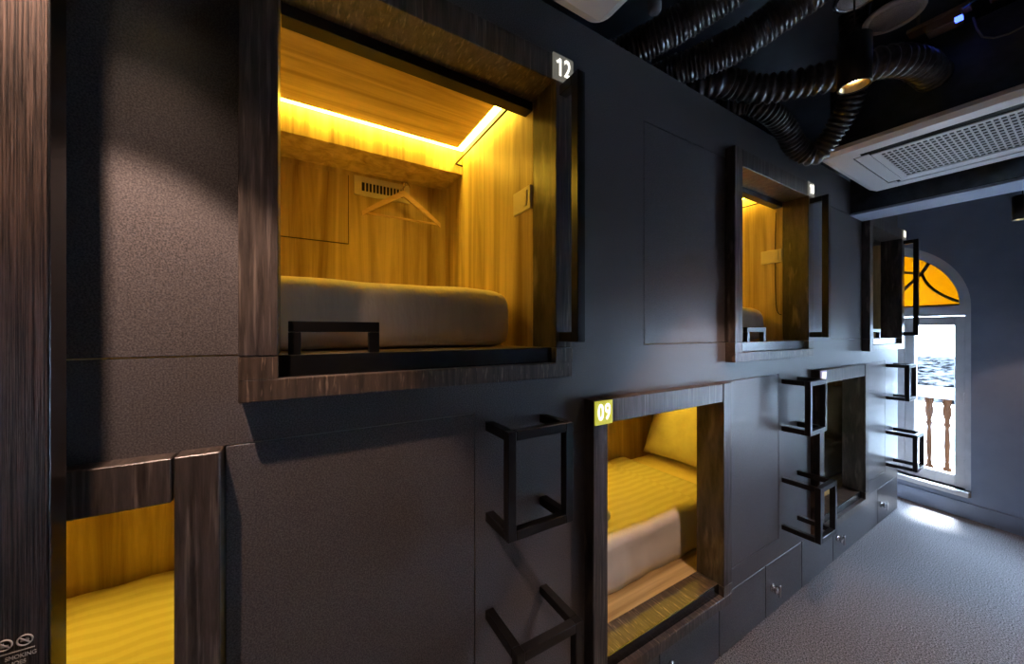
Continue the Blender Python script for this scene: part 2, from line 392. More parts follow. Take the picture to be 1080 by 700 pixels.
# ================================================================== PODS
def frame_parts(t, y0, z0, X0=0.045, X1=-0.085):
    yr = min(y0 + FW, WALL_Y1 + 0.0)
    zt = z0 + FH; zi = z0 + 0.093; yi0, yi1 = y0 + JW, yr - JW
    sill = MB(); sill.box(X1, X0, y0, yr, z0, z0 + 0.046, 0.002)
    sill.box(X1, X0, y0, yi0 - 0.0005, z0 + 0.046, zi - 0.001); sill.box(X1, X0, yi1 + 0.0005, yr, z0 + 0.046, zi - 0.001)
    sill.box(X1, 0.016, yi0, yi1, z0 + 0.046, zi, 0.001)
    sill.build('frame_sill', 'sill', t)
    MB().box(0.0162, 0.022, yi0, yi1, z0 + 0.0465, zi, 0.001).build('sill_strip', 'track', t)
    MB().box(X1, X0, y0, yi0, zi + 0.001, zt, 0.002).build('frame_jamb', 'frame', t)
    MB().box(X1, X0, yi1, yr, zi + 0.001, zt, 0.002).build('frame_jamb', 'frame', t)
    MB().box(X1, X0 - 0.002, yi0 + 0.004, yi1 - 0.004, zt - 0.083, zt - 0.001, 0.002).build('frame_lintel', 'frame', t)
    MB().box(X1 - 0.045, X1, yi0, yi1, zt - 0.110, zt - 0.0, 0.001).build('blind_rail', 'black', t)
    return yi0, yi1, zi, zt - 0.083
XB = -0.935
def pod(name_label, y0, z0, upper, lit):
    t = thing('sleeping_pod', name_label, 'sleeping pod', (-0.45, y0 + FW / 2, z0), 'stacked sleeping pods')
    yi0, yi1, zi, zt = frame_parts(t, y0, z0)
    if upper: yb = yi1; ya = yb - 1.73
    else: ya = yi0; yb = ya + 1.73
    ya = max(ya, WALL_Y0 + 0.03); yb = min(yb, WALL_Y1 - 0.056)
    if yb <= yi1 - 0.1: yb = yi1
    zc = zi + 0.93; T = 0.024; XF = -0.042
    MB().box(XB, XF - 0.045, ya, yb, zi - 0.03, zi - 0.0015).build('bed_platform', 'woodh', t)
    MB().box(XB - 0.018, XB, ya - T, yb + T, zi - 0.03, zc + 0.044).build('back_wall', 'woodv', t)
    MB().box(XB, XF, ya - T, ya, zi - 0.03, zc + 0.044).build('side_wall', 'woodv', t)
    MB().box(XB, XF - (0.044 if upper else 0), yb, yb + T, zi - 0.03, zc + 0.044).build('side_wall', 'woodv', t)
    CG = 0.042                                     # width of the light cove round the hung ceiling
    ye, s_ = (yb, 1) if upper else (ya, -1)
    ca, cb = (ya, yb - CG) if upper else (ya + CG, yb)
    MB().box(-0.695 + CG, XF, ca, cb, zc - 0.006, zc + 0.010, 0.001).build('pod_ceiling', 'woodh', t)
    MB().box(XB, XF, ya - T, yb + T, zc + 0.045, zc + 0.055).build('pod_roof', 'woodh', t)
    MB().box(XB + 0.001, -0.695, ya, yb, zc - 0.109, zc + 0.044, 0.001).build('bulkhead', 'woodv', t)
    led = ('amberled' if upper else 'amberledlow') if lit else 'ledoff'
    MB().box(-0.693, -0.697 + CG, ya + 0.002, yb - 0.002, zc + 0.004, zc + 0.012, 0.001).build('led_strip', led, t)
    MB().box(-0.695 + CG, -0.16, ye - s_ * (CG - 0.002), ye - s_ * 0.002, zc + 0.004, zc + 0.012, 0.001).build('led_strip', led, t)
    MB().box(-0.158, XF, ye - s_ * CG, ye - s_ * 0.0005, zc - 0.006, zc + 0.010).build('cove_end', 'woodh', t)
    if upper:
        rail = MB(); rail.tube([(-0.70, yb - 0.035, zc - 0.062), (-0.15, yb - 0.035, zc - 0.062)], 0.0045, 10)
        rail.tube([(-0.695, yb - 0.035, zc - 0.062), (-0.695, yb - 0.001, zc - 0.066)], 0.0045, 8)
        rail.tube([(-0.16, yb - 0.035, zc - 0.062), (-0.16, yb - 0.001, zc - 0.066)], 0.0045, 8)
        rail.build('hanging_rail', 'black', t)
        MB().box(XB, XB + 0.006, yi0 - 0.62, yi0 + 0.243, zi + 0.472, zi + 0.798, 0.0015).build('wall_panel', 'woodv', t)
        g = MB()
        for (a, b, c, d) in ((yi0 - 0.62, yi0 + 0.2455, zi + 0.4695, zi + 0.472), (yi0 + 0.243, yi0 + 0.2455, zi + 0.4695, zi + 0.7985)):
            g.box(XB, XB + 0.0055, a, b, c, d)
        g.build('panel_gap', 'darkgap', t)
    return dict(t=t, ya=ya, yb=yb, yi0=yi0, yi1=yi1, zi=zi, zt=zt, zc=zc)
up = []
for (y, z), lab, lit in zip(up_frames, ('upper sleeping pod numbered 12, amber lit, with a hanger on its back wall', 'upper sleeping pod numbered 10, narrow view of its amber lit end wall', 'unlit upper sleeping pod nearest the arched window'), (1, 1, 0)):
    up.append(pod(lab, y, z, True, lit))
low = []
for (y, z), lab, lit in zip(lo_frames, ('lower sleeping pod partly hidden by the dark ribbed sliding door', 'lower sleeping pod numbered 09 with striped duvet and wooden ledge', 'unlit lower sleeping pod just past a pair of step handles'), (1, 1, 0)):
    low.append(pod(lab, y, z, False, lit))

# ---- base lockers with knobs
locker_labels = ['base locker door below the sliding door', 'base locker below the large lower wall panel', 'base locker below the nearest pair of step handles', 'base locker from the pod 09 sill to the panel beside it',
                 'base locker below the middle pair of step handles', 'base locker under the unlit lower pod', 'short last base locker beside the end window', 'short base locker door at the far end of the pods']
edges = [WALL_Y0, -1.385, -0.50, 0.385, 1.265, 2.145, 3.06, 3.965, WALL_Y1]
mids = [None, -0.94, -0.06, 0.82, 1.70, 2.585, None, None]
for i, (a, b) in enumerate(zip(edges, edges[1:])):
    if b < -0.2: continue
    t = thing('storage_locker', locker_labels[i - 1] if i > 1 else locker_labels[0], 'locker', (-0.2, (a + b) / 2, 0), 'base lockers under the pods')
    MB().box(-0.40, -0.022, a + 0.001, min(b - 0.001, WALL_Y1 - 0.032), 0.0, 0.262).build('body', 'wall', t)
    pieces = [(a, b)] if mids[i] is None else [(a, mids[i]), (mids[i], b)]
    for j, (c, d) in enumerate(pieces):
        dr = MB().box(-0.020, -0.001, c + G, d - G, 0.006, 0.284, 0.0015).build('locker_door', 'wall', t)
        if j == 0:
            k = MB().lathe([(0.021, 0.0), (0.021, 0.006), (0.012, 0.008), (0.012, 0.018), (0.022, 0.020), (0.022, 0.030), (0.013, 0.034)], (-0.001, c + 0.07, 0.145), 'X', 16)
            k.box(0.031, 0.041, c + 0.065, c + 0.075, 0.112, 0.180, 0.002)
            kn = k.build('knob', 'chrome' if i > 3 else 'black', dr)

# ================================================================== STEP HANDLES, GRAB BARS
def step_handle(lab, y, z, stand, h=0.29, w=0.22):
    t = thing('step_handle', lab, 'step handle', (0, y + w / 2, z), 'black step handles for climbing to the upper pods')
    b = 0.026; X1 = stand
    f = MB()
    f.box(X1 - b, X1, y, y + b, z, z + h, 0.0015); f.box(X1 - b, X1, y + w - b, y + w, z, z + h, 0.0015)
    f.box(X1 - b, X1, y + b, y + w - b, z, z + b, 0.0015); f.box(X1 - b, X1, y + b, y + w - b, z + h - b, z + h, 0.0015)
    f.build('front_frame', 'black', t)
    for (yy, zz) in ((y, z), (y + w - b, z), (y, z + h - b), (y + w - b, z + h - b)):
        MB().box(0.0, X1 - b - 0.0003, yy, yy + b, zz, zz + b, 0.0012).build('standoff', 'black', t)
labs = [('upper black step handle left of the 09 sign', 'lower black step handle left of pod 09, cut by the bottom edge'),
        ('upper step handle beside the opening of the unlit lower pod', 'lower step handle beside the opening of the unlit lower pod'),
        ('upper step handle in front of the end window', 'lower step handle in front of the end window')]
for k in range(3):
    y = 0.4725 + k * P
    if k == 2: y -= 0.01
    step_handle(labs[k][0], y, 0.982, 0.132); step_handle(labs[k][1], y, 0.432, 0.175)
def grab_bar(lab, y, z0, z1):
    t = thing('grab_bar', lab, 'grab bar', (0.045, y, z0), 'tall black grab bars on the upper pods')
    X0, X1, w, b = 0.0452, 0.132, 0.030, 0.030
    MB().box(X1 - b, X1, y, y + w, z0, z1, 0.0015).build('bar', 'black', t)
    for zz in (z0, z1 - b): MB().box(X0, X1 - b - 0.0003, y, y + w, zz, zz + b, 0.0012).build('arm', 'black', t)
for k, lab in enumerate(('tall black grab bar under the 12 sign', 'tall black grab bar right of pod 10', 'tall black grab bar in front of the amber fanlight')):
    y = up_frames[k][0] + FW - JW + 0.012
    if k == 2: y = WALL_Y1 - JW + 0.01
    grab_bar(lab, y, 1.505, 2.312)
def sill_handle(lab, y, z, w=0.19, h=0.074):
    t = thing('sill_handle', lab, 'handle', (0.008, y + w / 2, z), 'small bridge handles on the upper pod sills')
    b = 0.024; X0, X1 = -0.006, 0.016
    MB().box(X0, X1, y, y + w, z + h - b, z + h, 0.0012).build('top_bar', 'black', t)
    for yy in (y, y + w - b): MB().box(X0, X1, yy, yy + b, z + 0.0005, z + h - b - 0.0003, 0.0012).build('leg', 'black', t)
sill_handle('small black bridge handle on the sill of pod 12', -0.016, 1.485)
sill_handle('small bridge handle on the sill of pod 10', 1.92, 1.485)
sill_handle('small bridge handle on the sill of the unlit upper pod', 3.77, 1.485)

# ---- number signs on the frame corners
RX = Matrix(((0, 0, 1), (1, 0, 0), (0, 1, 0))).to_4x4()     # text x -> +Y, text y -> +Z, text normal -> +X
def number_sign(lab, y, z, body, plate, s=0.081):
    t = thing('number_sign', lab, 'sign', (0.0455, y + s / 2, z), 'lit pod number signs')
    MB().box(0.0455, 0.0515, y, y + s, z, z + s, 0.001).build('plate', plate, t)
    for k_, ch in enumerate(body):
        yc = y + s * (0.29 + 0.40 * k_)
        if ch == '1':
            d = MB(); zb_, zt_ = z + s * 0.17, z + s * 0.83
            d.box(0.0516, 0.0526, yc - s * 0.005, yc + s * 0.095, zb_, zt_)
            d.box(-0.0005, 0.0005, -s * 0.10, s * 0.10, -s * 0.045, s * 0.045, mtx=Matrix.Translation((0.0521, yc - s * 0.045, zt_ - s * 0.115)) @ Matrix.Rotation(math.radians(38), 4, 'X'))
            d.build('digit', 'digit', t)
        else:
            text_mesh('digit', ch, s * 0.95, 'digit', t, Matrix.Translation((0.0068, yc - y - s / 2, s / 2)) @ RX @ Matrix.Diagonal((0.74, 1, 1, 1)))
number_sign('lit grey sign reading 12 on the corner of the large upper pod', up_frames[0][0] + FW - 0.083, UP_Z0 + FH - 0.083, '12', 'plate12')
number_sign('small lit sign reading 10 on the second upper pod', up_frames[1][0] + FW - 0.083, UP_Z0 + FH - 0.083, '10', 'plate12')
number_sign('tiny lit sign on the upper pod nearest the window', WALL_Y1 - 0.083, UP_Z0 + FH - 0.083, '08', 'plate12')
number_sign('yellow green lit sign reading 09', lo_frames[1][0] + 0.003, LO_Z0 + FH - 0.083, '09', 'plate09')
number_sign('tiny violet lit sign on the unlit lower pod', lo_frames[2][0] + 0.003, LO_Z0 + FH - 0.083, '07', 'plateviolet')

# ================================================================== BEDDING
def soft_box(x0, x1, y0, y1, z0, z1, r=0.05, amp=0.004, cuts=14, seed=0, sag=0.0):
    """rounded cushion-like block with gentle irregular waves"""
    b = bmesh.new()
    nx, ny, nz = max(3, int((x1 - x0) / 0.05)), max(3, int((y1 - y0) / 0.05)), max(3, int((z1 - z0) / 0.035))
    rnd = random.Random(seed); ph = [rnd.uniform(0, 6.28) for _ in range(8)]
    grid = {}
    def V(i, j, k):
        key = (i, j, k)
        if key in grid: return grid[key]
        p = Vector((x0 + (x1 - x0) * i / nx, y0 + (y1 - y0) * j / ny, z0 + (z1 - z0) * k / nz))
        q = Vector((min(max(p.x, x0 + r), x1 - r), min(max(p.y, y0 + r), y1 - r), min(max(p.z, z0 + min(r, (z1 - z0) * .25)), z1 - min(r, (z1 - z0) * .45))))
        d = p - q
        if d.length > 1e-6: p = q + d.normalized() * min(r, d.length)
        w = amp * (math.sin(p.y * 13 + ph[0] + p.z * 20) + 0.7 * math.sin(p.y * 31 + ph[1] - p.z * 33) + 0.5 * math.sin(p.x * 23 + ph[2] + p.y * 9) + 0.3 * math.sin(p.y * 57 + p.z * 60 + ph[3]))
        if p.z > z0 + 0.012: p += Vector((w * (1 if i == nx else 0.2), 0, w * 0.5 if k == nz else 0))
        grid[key] = b.verts.new(p); return grid[key]
    for i in range(nx):
        for j in range(ny):
            b.faces.new((V(i, j, 0), V(i, j + 1, 0), V(i + 1, j + 1, 0), V(i + 1, j, 0))); b.faces.new((V(i, j, nz), V(i + 1, j, nz), V(i + 1, j + 1, nz), V(i, j + 1, nz)))
    for i in range(nx):
        for k in range(nz):
            b.faces.new((V(i, 0, k), V(i + 1, 0, k), V(i + 1, 0, k + 1), V(i, 0, k + 1))); b.faces.new((V(i, ny, k), V(i, ny, k + 1), V(i + 1, ny, k + 1), V(i + 1, ny, k)))
    for j in range(ny):
        for k in range(nz):
            b.faces.new((V(0, j, k), V(0, j, k + 1), V(0, j + 1, k + 1), V(0, j + 1, k))); b.faces.new((V(nx, j, k), V(nx, j + 1, k), V(nx, j + 1, k + 1), V(nx, j, k + 1)))
    m = MB(); m.bm.free(); m.bm = b
    return m
for k, lab in enumerate(('thick white mattress wrapped in plain linen in pod 12', 'corner of a white mattress seen in pod 10', 'white mattress in the unlit upper pod')):
    p = up[k]
    o = soft_box(XB + 0.02, -0.15, p['ya'] + 0.02, p['yb'] - 0.025, p['zi'], p['zi'] + 0.205, 0.07, 0.0035, seed=k).build('mattress', 'cloth')
    shade(o); tag(o, lab, 'mattress', 'mattresses in the upper pods')
    o.modifiers.new('smooth', 'SUBSURF').levels = 1; o.modifiers['smooth'].render_levels = 1
for k, (lab, dl, pl) in enumerate((('white mattress in the pod behind the sliding door', 'yellow looking striped duvet in the pod behind the sliding door', None),
                                   ('white mattress under the striped duvet in pod 09', 'satin striped duvet folded back below the pillow in pod 09', 'plump white pillow propped at the head of pod 09'),
                                   ('white mattress in the unlit lower pod', 'pale duvet in the unlit lower pod', 'pillow in the unlit lower pod'))):
    p = low[k]; z = p['zi']; ya, yb = p['ya'], p['yb']
    fold = ya + 0.94
    o = soft_box(XB + 0.02, -0.215, ya + 0.015, yb - 0.015, z, z + 0.215, 0.045, 0.002, seed=10 + k).build('mattress', 'cloth'); shade(o)
    tag(o, lab, 'mattress', 'mattresses in the lower pods')
    # duvet: a draped sheet over the top and down the front
    b = bmesh.new(); prof = []
    for i in range(26): prof.append((XB + 0.03 + (0.665) * i / 25, z + 0.243))
    for i in range(1, 9):
        a = math.pi / 2 * i / 8; prof.append((-0.24 + 0.052 * math.sin(a), z + 0.191 + 0.052 * math.cos(a)))
    for i in range(1, 8): prof.append((-0.188 - 0.004 * math.sin(i), z + 0.191 - 0.187 * i / 7))
    end = fold + 0.20; rows = []
    ylist = [ya + 0.012 + (fold - 0.02 - ya - 0.012) * j / 40 for j in range(41)] + [fold - 0.010, fold - 0.003, fold, fold + 0.004, fold + 0.012] + [fold + 0.02 + (end - fold - 0.02) * j / 10 for j in range(11)]
    for y in ylist:
        cr_ = -0.016 * math.exp(-((y - fold) / 0.0035) ** 2) + (0.010 * math.exp(-((y - fold + 0.016) / 0.012) ** 2)) - (0.006 if y > fold else 0)
        row = []
        for i, (x, zz) in enumerate(prof):
            w = 0.003 * math.sin(y * 17 + x * 11 + k) + 0.002 * math.sin(y * 41 - x * 9)
            if i > 33: row.append(b.verts.new((x + w * 1.2, y, zz)))
            else: row.append(b.verts.new((x, y, zz + w + cr_)))
        rows.append(row)
    for A, B in zip(rows, rows[1:]):
        for i in range(len(prof) - 1): b.faces.new((A[i], A[i + 1], B[i + 1], B[i])).smooth = True
    m = MB(); m.bm.free(); m.bm = b
    o = m.build('duvet', 'duvet'); tag(o, dl, 'duvet', 'duvets in the lower pods')
    so = o.modifiers.new('thickness', 'SOLIDIFY'); so.thickness = 0.022; so.offset = -1
    if pl:
        # pillow, leaning on the end wall
        b = bmesh.new(); n = 18; lay = []
        for s_ in (1, -1):
            g = []
            for i in range(n + 1):
                r_ = []
                for j in range(n + 1):
                    u, v = -1 + 2 * i / n, -1 + 2 * j / n
                    h = 0.095 * ((1 - u ** 4) * (1 - v ** 4)) ** 0.45
                    sq = 1 - 0.05 * (abs(u * v)) ** 2 * 0 - 0.06 * (1 - abs(u)) * abs(v) - 0.0
                    r_.append(b.verts.new((u * 0.33 * (1 - 0.05 * (1 - v * v)), v * 0.235 * (1 - 0.07 * (1 - u * u)), s_ * (h + 0.006 * math.sin(u * 9 + v * 5) * (1 - u * u) * (1 - v * v)))))
                g.append(r_)
            lay.append(g)
        for g, fl in zip(lay, (0, 1)):
            for i in range(n):
                for j in range(n):
                    q = (g[i][j], g[i + 1][j], g[i + 1][j + 1], g[i][j + 1]); b.faces.new(q if not fl else tuple(reversed(q))).smooth = True
        bmesh.ops.remove_doubles(b, verts=b.verts[:], dist=0.0008)
        mtx = Matrix.Translation((-0.565, yb - 0.285, z + 0.455)) @ Euler((math.radians(66), 0, 0)).to_matrix().to_4x4()
        bmesh.ops.transform(b, matrix=mtx, verts=b.verts[:])
        m = MB(); m.bm.free(); m.bm = b
        tag(m.build('pillow', 'pillow'), pl, 'pillow', 'pillows in the lower pods')
# rolled towel at the foot of the 09 bed
p = low[1]
o = MB().lathe([(0.001, 0), (0.022, 0.0), (0.030, 0.006), (0.033, 0.02), (0.033, 0.24), (0.030, 0.255), (0.022, 0.26), (0.016, 0.254), (0.010, 0.26), (0.001, 0.256)], (-0.31, p['ya'] + 0.10, p['zi'] + 0.279), 'Y', 18).build('rolled_towel', 'pillow')
tag(o, 'small rolled towel end on the duvet in pod 09', 'towel')

# ---- fittings in pod 12 and pod 10
def pod_vent(lab, p):
    y = p['yi0'] + 0.269; z = p['zi'] + 0.713
    t = thing('air_vent', lab, 'vent', (XB, y + 0.13, z), 'vents on the pod back walls')
    mb = MB()
    mb.box(XB + 0.0005, XB + 0.012, y, y + 0.265, z, z + 0.022, 0.001); mb.box(XB + 0.0005, XB + 0.012, y, y + 0.265, z + 0.066, z + 0.092, 0.001)
    mb.box(XB + 0.0005, XB + 0.012, y, y + 0.034, z + 0.022, z + 0.066); mb.box(XB + 0.0005, XB + 0.012, y + 0.231, y + 0.265, z + 0.022, z + 0.066)
    mb.build('cover', 'beigeplastic', t)
    MB().box(XB + 0.0005, XB + 0.003, y + 0.03, y + 0.235, z + 0.02, z + 0.068).build('slot_backing', 'darkgap', t)
    for i in range(1, 12): MB().box(XB + 0.003, XB + 0.011, y + 0.034 + i * 0.0164 - 0.002, y + 0.034 + i * 0.0164 + 0.003, z + 0.022, z + 0.066).build('slat', 'beigeplastic', t)
pod_vent('cream slotted air vent behind the wooden hanger', up[0])
# wooden hanger hung from a small wall hook below the bulkhead
def hanger():
    yc, zc, xc = 0.452, 2.215, XB + 0.075
    t = thing('clothes_hanger', 'pale wooden clothes hanger on the back wall of pod 12', 'hanger', (xc, yc, zc - 0.13))
    mb = MB()
    for s_ in (-1, 1):
        pts = [(xc, yc + s_ * v, zc - 0.125 * (v / 0.19) ** 1.15 + (0.004 if v < 0.02 else 0)) for v in [0.19 * i / 12 for i in range(13)]]
        secs = []
        for i, q in enumerate(pts):
            hh = 0.015 - 0.004 * i / 12; tt = 0.007
            secs.append([mb.bm.verts.new((q[0] + a, q[1], q[2] + c)) for a, c in ((-tt, -hh), (tt, -hh), (tt, hh), (-tt, hh))])
        for A, B in zip(secs, secs[1:]):
            for k in range(4): mb.bm.faces.new((A[k], A[(k + 1) % 4], B[(k + 1) % 4], B[k]))
        mb.bm.faces.new(list(reversed(secs[0]))); mb.bm.faces.new(secs[-1])
    mb.build('shoulder_bar', 'hangerwood', t)
    MB().tube([(xc, yc - 0.182, zc - 0.120), (xc, yc + 0.182, zc - 0.120)], 0.0055, 10).build('trouser_bar', 'hangerwood', t)
    pts = [(xc, yc, zc + 0.010), (xc, yc, zc + 0.04)] + [(xc, yc + 0.016 - 0.016 * math.cos(a), zc + 0.04 + 0.020 * math.sin(a)) for a in [math.pi * i / 10 for i in range(1, 11)]]
    MB().tube(pts, 0.0022, 8).build('hook', 'chrome', t)
    h = MB().tube([(XB + 0.001, yc + 0.014, zc + 0.053), (xc + 0.008, yc + 0.014, zc + 0.053), (xc + 0.012, yc + 0.014, zc + 0.062)], 0.0035, 8).build('wall_hook', 'chrome')
    tag(h, 'small metal hook holding the wooden hanger', 'hook')
hanger()
def switch_plate(lab, p):
    y = p['yb']; z = p['zi'] + 0.478
    t = thing('switch_plate', lab, 'switch', (-0.14, y, z), 'switch plates on the pod end walls')
    MB().box(-0.20, -0.088, y - 0.010, y - 0.0005, z, z + 0.082, 0.002).build('plate', 'beigeplastic', t)
    MB().box(-0.125, -0.105, y - 0.014, y - 0.010, z + 0.014, z + 0.068, 0.001).build('rocker', 'beigeplastic', t)
switch_plate('cream switch plate on the end wall of pod 12', up[0]); switch_plate('small cream switch plate beside the dark cable', up[1])
p = up[1]
pts = catmull([(-0.12, p['yb'] - 0.003, p['zi'] + 0.79), (-0.123, p['yb'] - 0.004, p['zi'] + 0.5), (-0.118, p['yb'] - 0.004, p['zi'] + 0.22), (-0.100, p['yb'] - 0.006, p['zi'] + 0.16), (-0.09, p['yb'] - 0.004, p['zi'] + 0.16)], 0.02)
tag(MB().tube(pts, 0.0022, 6).build('cable', 'rubber'), 'thin dark cable hanging down the end wall of pod 10', 'cable')

# ================================================================== SLIDING DOOR AT THE LEFT EDGE
t = thing('sliding_door', 'dark ribbed wooden sliding door slab at the left edge', 'door', (0.128, -0.80, 0.012))
MB().box(0.106, 0.150, -1.30, -0.3075, 0.012, 2.96, 0.001).build('slab', 'slab', t)
MB().box(0.1055, 0.1485, -0.3075, -0.305, 0.012, 2.96, 0.0008).build('edge_trim', 'black', t)
s = thing('prohibition_sign', 'white printed no smoking and no shoes notice on the sliding door', 'sign', (0.1502, -0.36, 1.0))
def circ(y, z, r, n=28): return [(0.1508, y + r * math.cos(2 * math.pi * i / n), z + r * math.sin(2 * math.pi * i / n)) for i in range(n)]
for (y, z, what) in ((-0.3275, 1.1020, 'cig'), (-0.3460, 1.1020, 'shoe')):
    mb = MB(); mb.tube(circ(y, z, 0.0070), 0.0010, 6, closed=True); mb.tube([(0.1508, y - 0.005, z + 0.005), (0.1508, y + 0.005, z - 0.005)], 0.0010, 6)
    mb.build('prohibition_ring', 'signink', s)
    if what == 'cig': MB().box(0.1503, 0.1512, y - 0.004, y + 0.004, z - 0.0012, z + 0.0012).box(0.1503, 0.1512, y + 0.001, y + 0.0035, z + 0.002, z + 0.0035).build('pictogram', 'signink', s)
    else: MB().box(0.1503, 0.1512, y - 0.004, y + 0.004, z - 0.003, z).box(0.1503, 0.1512, y - 0.004, y - 0.0005, z, z + 0.003).build('pictogram', 'signink', s)
MB().box(0.1503, 0.1512, -0.40, -0.3185, 1.0886, 1.0899).build('rule', 'signink', s)
for body, z in (('SMOKING', 1.0815), ('SHOES', 1.0727)):
    text_mesh('lettering', body, 0.0078, 'signink', s, Matrix.Translation((0.0004, -0.3455 + 0.36, z - 1.0)) @ RX @ Matrix.Diagonal((0.82, 1, 1, 1)), 0.0003, 'LEFT')

# ================================================================== CEILING EQUIPMENT
def rounded_sq(x0, x1, y0, y1, r, n=6):
    out = []
    for cx, cy, a0 in ((x1 - r, y1 - r, 0), (x0 + r, y1 - r, 90), (x0 + r, y0 + r, 180), (x1 - r, y0 + r, 270)):
        for i in range(n + 1):
            a = math.radians(a0 + 90 * i / n); out.append((cx + r * math.cos(a), cy + r * math.sin(a)))
    return out
def cassette(lab, x0, y0, S=0.885, z=2.45):
    x1, y1 = x0 + S, y0 + S; xc, yc = (x0 + x1) / 2, (y0 + y1) / 2
    t = thing('air_conditioner', lab, 'air conditioner', (xc, yc, z), 'ceiling cassette air conditioners')
    # face panel: a bevelled tray with four blower slots and a square intake in the middle
    I = 0.245      # half size of the intake
    so0, so1, sl = 0.270, 0.335, 0.30       # slot offsets from the centre, half length
    mb = MB(); zt = z + 0.035
    rects = []
    xs = sorted({-S / 2 + 0.03, -so1, -sl, -so0, -I, I, so0, sl, so1, S / 2 - 0.03})
    def solid(cx, cy):
        if abs(cx) < I and abs(cy) < I: return False
        for a, b in ((cx, cy), (cy, cx)):
            if so0 < abs(a) < so1 and abs(b) < sl: return False
        return True
    for a, b in zip(xs, xs[1:]):
        for c, d in zip(xs, xs[1:]):
            if solid((a + b) / 2, (c + d) / 2): mb.box(xc + a, xc + b, yc + c, yc + d, z, z + 0.005)
    # rounded sloping rim
    A = rounded_sq(x0 + 0.03, x1 - 0.03, y0 + 0.03, y1 - 0.03, 0.01); B = rounded_sq(x0, x1, y0, y1, 0.05)
    V0 = [mb.bm.verts.new((a, b, z)) for a, b in A]; V1 = [mb.bm.verts.new((a, b, z + 0.016)) for a, b in B]; V2 = [mb.bm.verts.new((a, b, zt)) for a, b in B]
    n = len(A)
    for k in range(n):
        mb.bm.faces.new((V0[k], V0[(k + 1) % n], V1[(k + 1) % n], V1[k])); mb.bm.faces.new((V1[k], V1[(k + 1) % n], V2[(k + 1) % n], V2[k]))
    mb.build('face_panel', 'plastic', t)
    bk = MB().box(x0 + 0.05, x1 - 0.05, y0 + 0.05, y1 - 0.05, z + 0.022, z + 0.028).build('intake_backing', 'darkgap', t)
    MB().box(x0 + 0.045, x1 - 0.045, y0 + 0.045, y1 - 0.045, z + 0.0285, CEIL - 0.16, 0.006).build('casing', 'casing', t)
    g = MB(); N1, N2 = 24, 12
    for i in range(N1 + 1):
        yy = xc - I + 2 * I * i / N1; g.box(yy - 0.003, yy + 0.003, yc - I, yc + I, z + 0.004, z + 0.006)
    for i in range(N2 + 1):
        yy = yc - I + 2 * I * i / N2; g.box(xc - I, xc + I, yy - 0.006, yy + 0.006, z + 0.003, z + 0.0055)
    g.build('intake_grille', 'plastic', t)
    for (ax, s_) in (('x', -1), ('x', 1), ('y', -1), ('y', 1)):
        mid = s_ * (so0 + so1) / 2; f = MB(); tilt = 0 if not (ax == 'y' and s_ == -1) else 55
        mt = Matrix.Rotation(math.radians(-tilt * s_), 4, 'X')
        w_ = 0.027
        if ax == 'x': f.box(xc + mid - w_, xc + mid + w_, yc - sl + 0.015, yc + sl - 0.015, z + 0.002, z + 0.007, 0.001)
        else: f.box(-sl + 0.015, sl - 0.015, -w_ * (0.45 if tilt else 1), w_ * (0.45 if tilt else 1), -0.002, 0.002, 0.001, mtx=Matrix.Translation((xc, yc + mid + (0.018 if tilt else 0), z + (0.0115 if tilt else 0.005))) @ mt)
        if tilt: f.bm.free(); continue          # the near slot stands open
        f.build('louvre', 'plastic', t)
    for a in (-1, 1):
        for b in (-1, 1):
            MB().tube([(xc + a * 0.36, yc + b * 0.36, CEIL - 0.165), (xc + a * 0.36, yc + b * 0.36, CEIL)], 0.006, 8).build('hanger_rod', 'grey', t)
cassette('white ceiling air conditioner with perforated grille above the end window', 0.135, 2.38)
cassette('corner of a white ceiling air conditioner above pod 12', 0.135, -0.09)

def pendant(lab, x, y, zb, power, h=0.155, r=0.042, top=CEIL):
    t = thing('pendant_spotlight', lab, 'pendant lamp', (x, y, zb), 'black cylinder pendant spotlights')
    MB().lathe([(r - 0.006, 0.03), (r - 0.006, 0.0), (r, 0.0), (r, h - 0.004), (r - 0.004, h), (0.004, h)], (x, y, zb), 'Z', 32).build('can', 'black', t)
    MB().lathe([(r - 0.0065, 0.002), (r - 0.008, 0.002), (0.022, 0.026), (0.022, 0.029), (r - 0.0065, 0.029)], (x, y, zb), 'Z', 32, caps=False).build('reflector', 'brassref', t)
    MB().lathe([(0.0005, 0.027), (0.0215, 0.0265), (0.0215, 0.0285), (0.0005, 0.0295)], (x, y, zb), 'Z', 24).build('lens', 'lens', t)
    MB().tube([(x, y, zb + h), (x, y, top)], 0.003, 8).build('cord', 'rubber', t)
    MB().lathe([(0.045, top - zb - 0.022), (0.045, top - zb)], (x, y, zb), 'Z', 20).build('ceiling_cup', 'black', t)
    ld = bpy.data.lights.new('spot', 'SPOT'); ld.energy = power; ld.color = (1.0, 0.66, 0.50); ld.spot_size = math.radians(75); ld.spot_blend = 0.22; ld.shadow_soft_size = 0.016
    sp = bpy.data.lights.new('spill', 'SPOT'); sp.energy = power * 0.09; sp.color = (1.0, 0.66, 0.50); sp.spot_size = math.radians(106); sp.spot_blend = 0.6; sp.shadow_soft_size = 0.016
    so_ = bpy.data.objects.new('spill_lamp', sp); COL.objects.link(so_); so_.location = (x, y, zb - 0.004)
    lo = bpy.data.objects.new('spot_lamp', ld); COL.objects.link(lo); lo.location = (x, y, zb - 0.004)
M['brassref'] = plain('gilt_reflector', (0.75, 0.52, 0.22), 0.3, 1.0)
pendant('black cylinder pendant beyond the left edge of the photo', 0.33, -0.32, 2.32, 66)
pendant('lit black cylinder pendant hanging before the ducts', 0.52, 1.53, 2.32, 64)
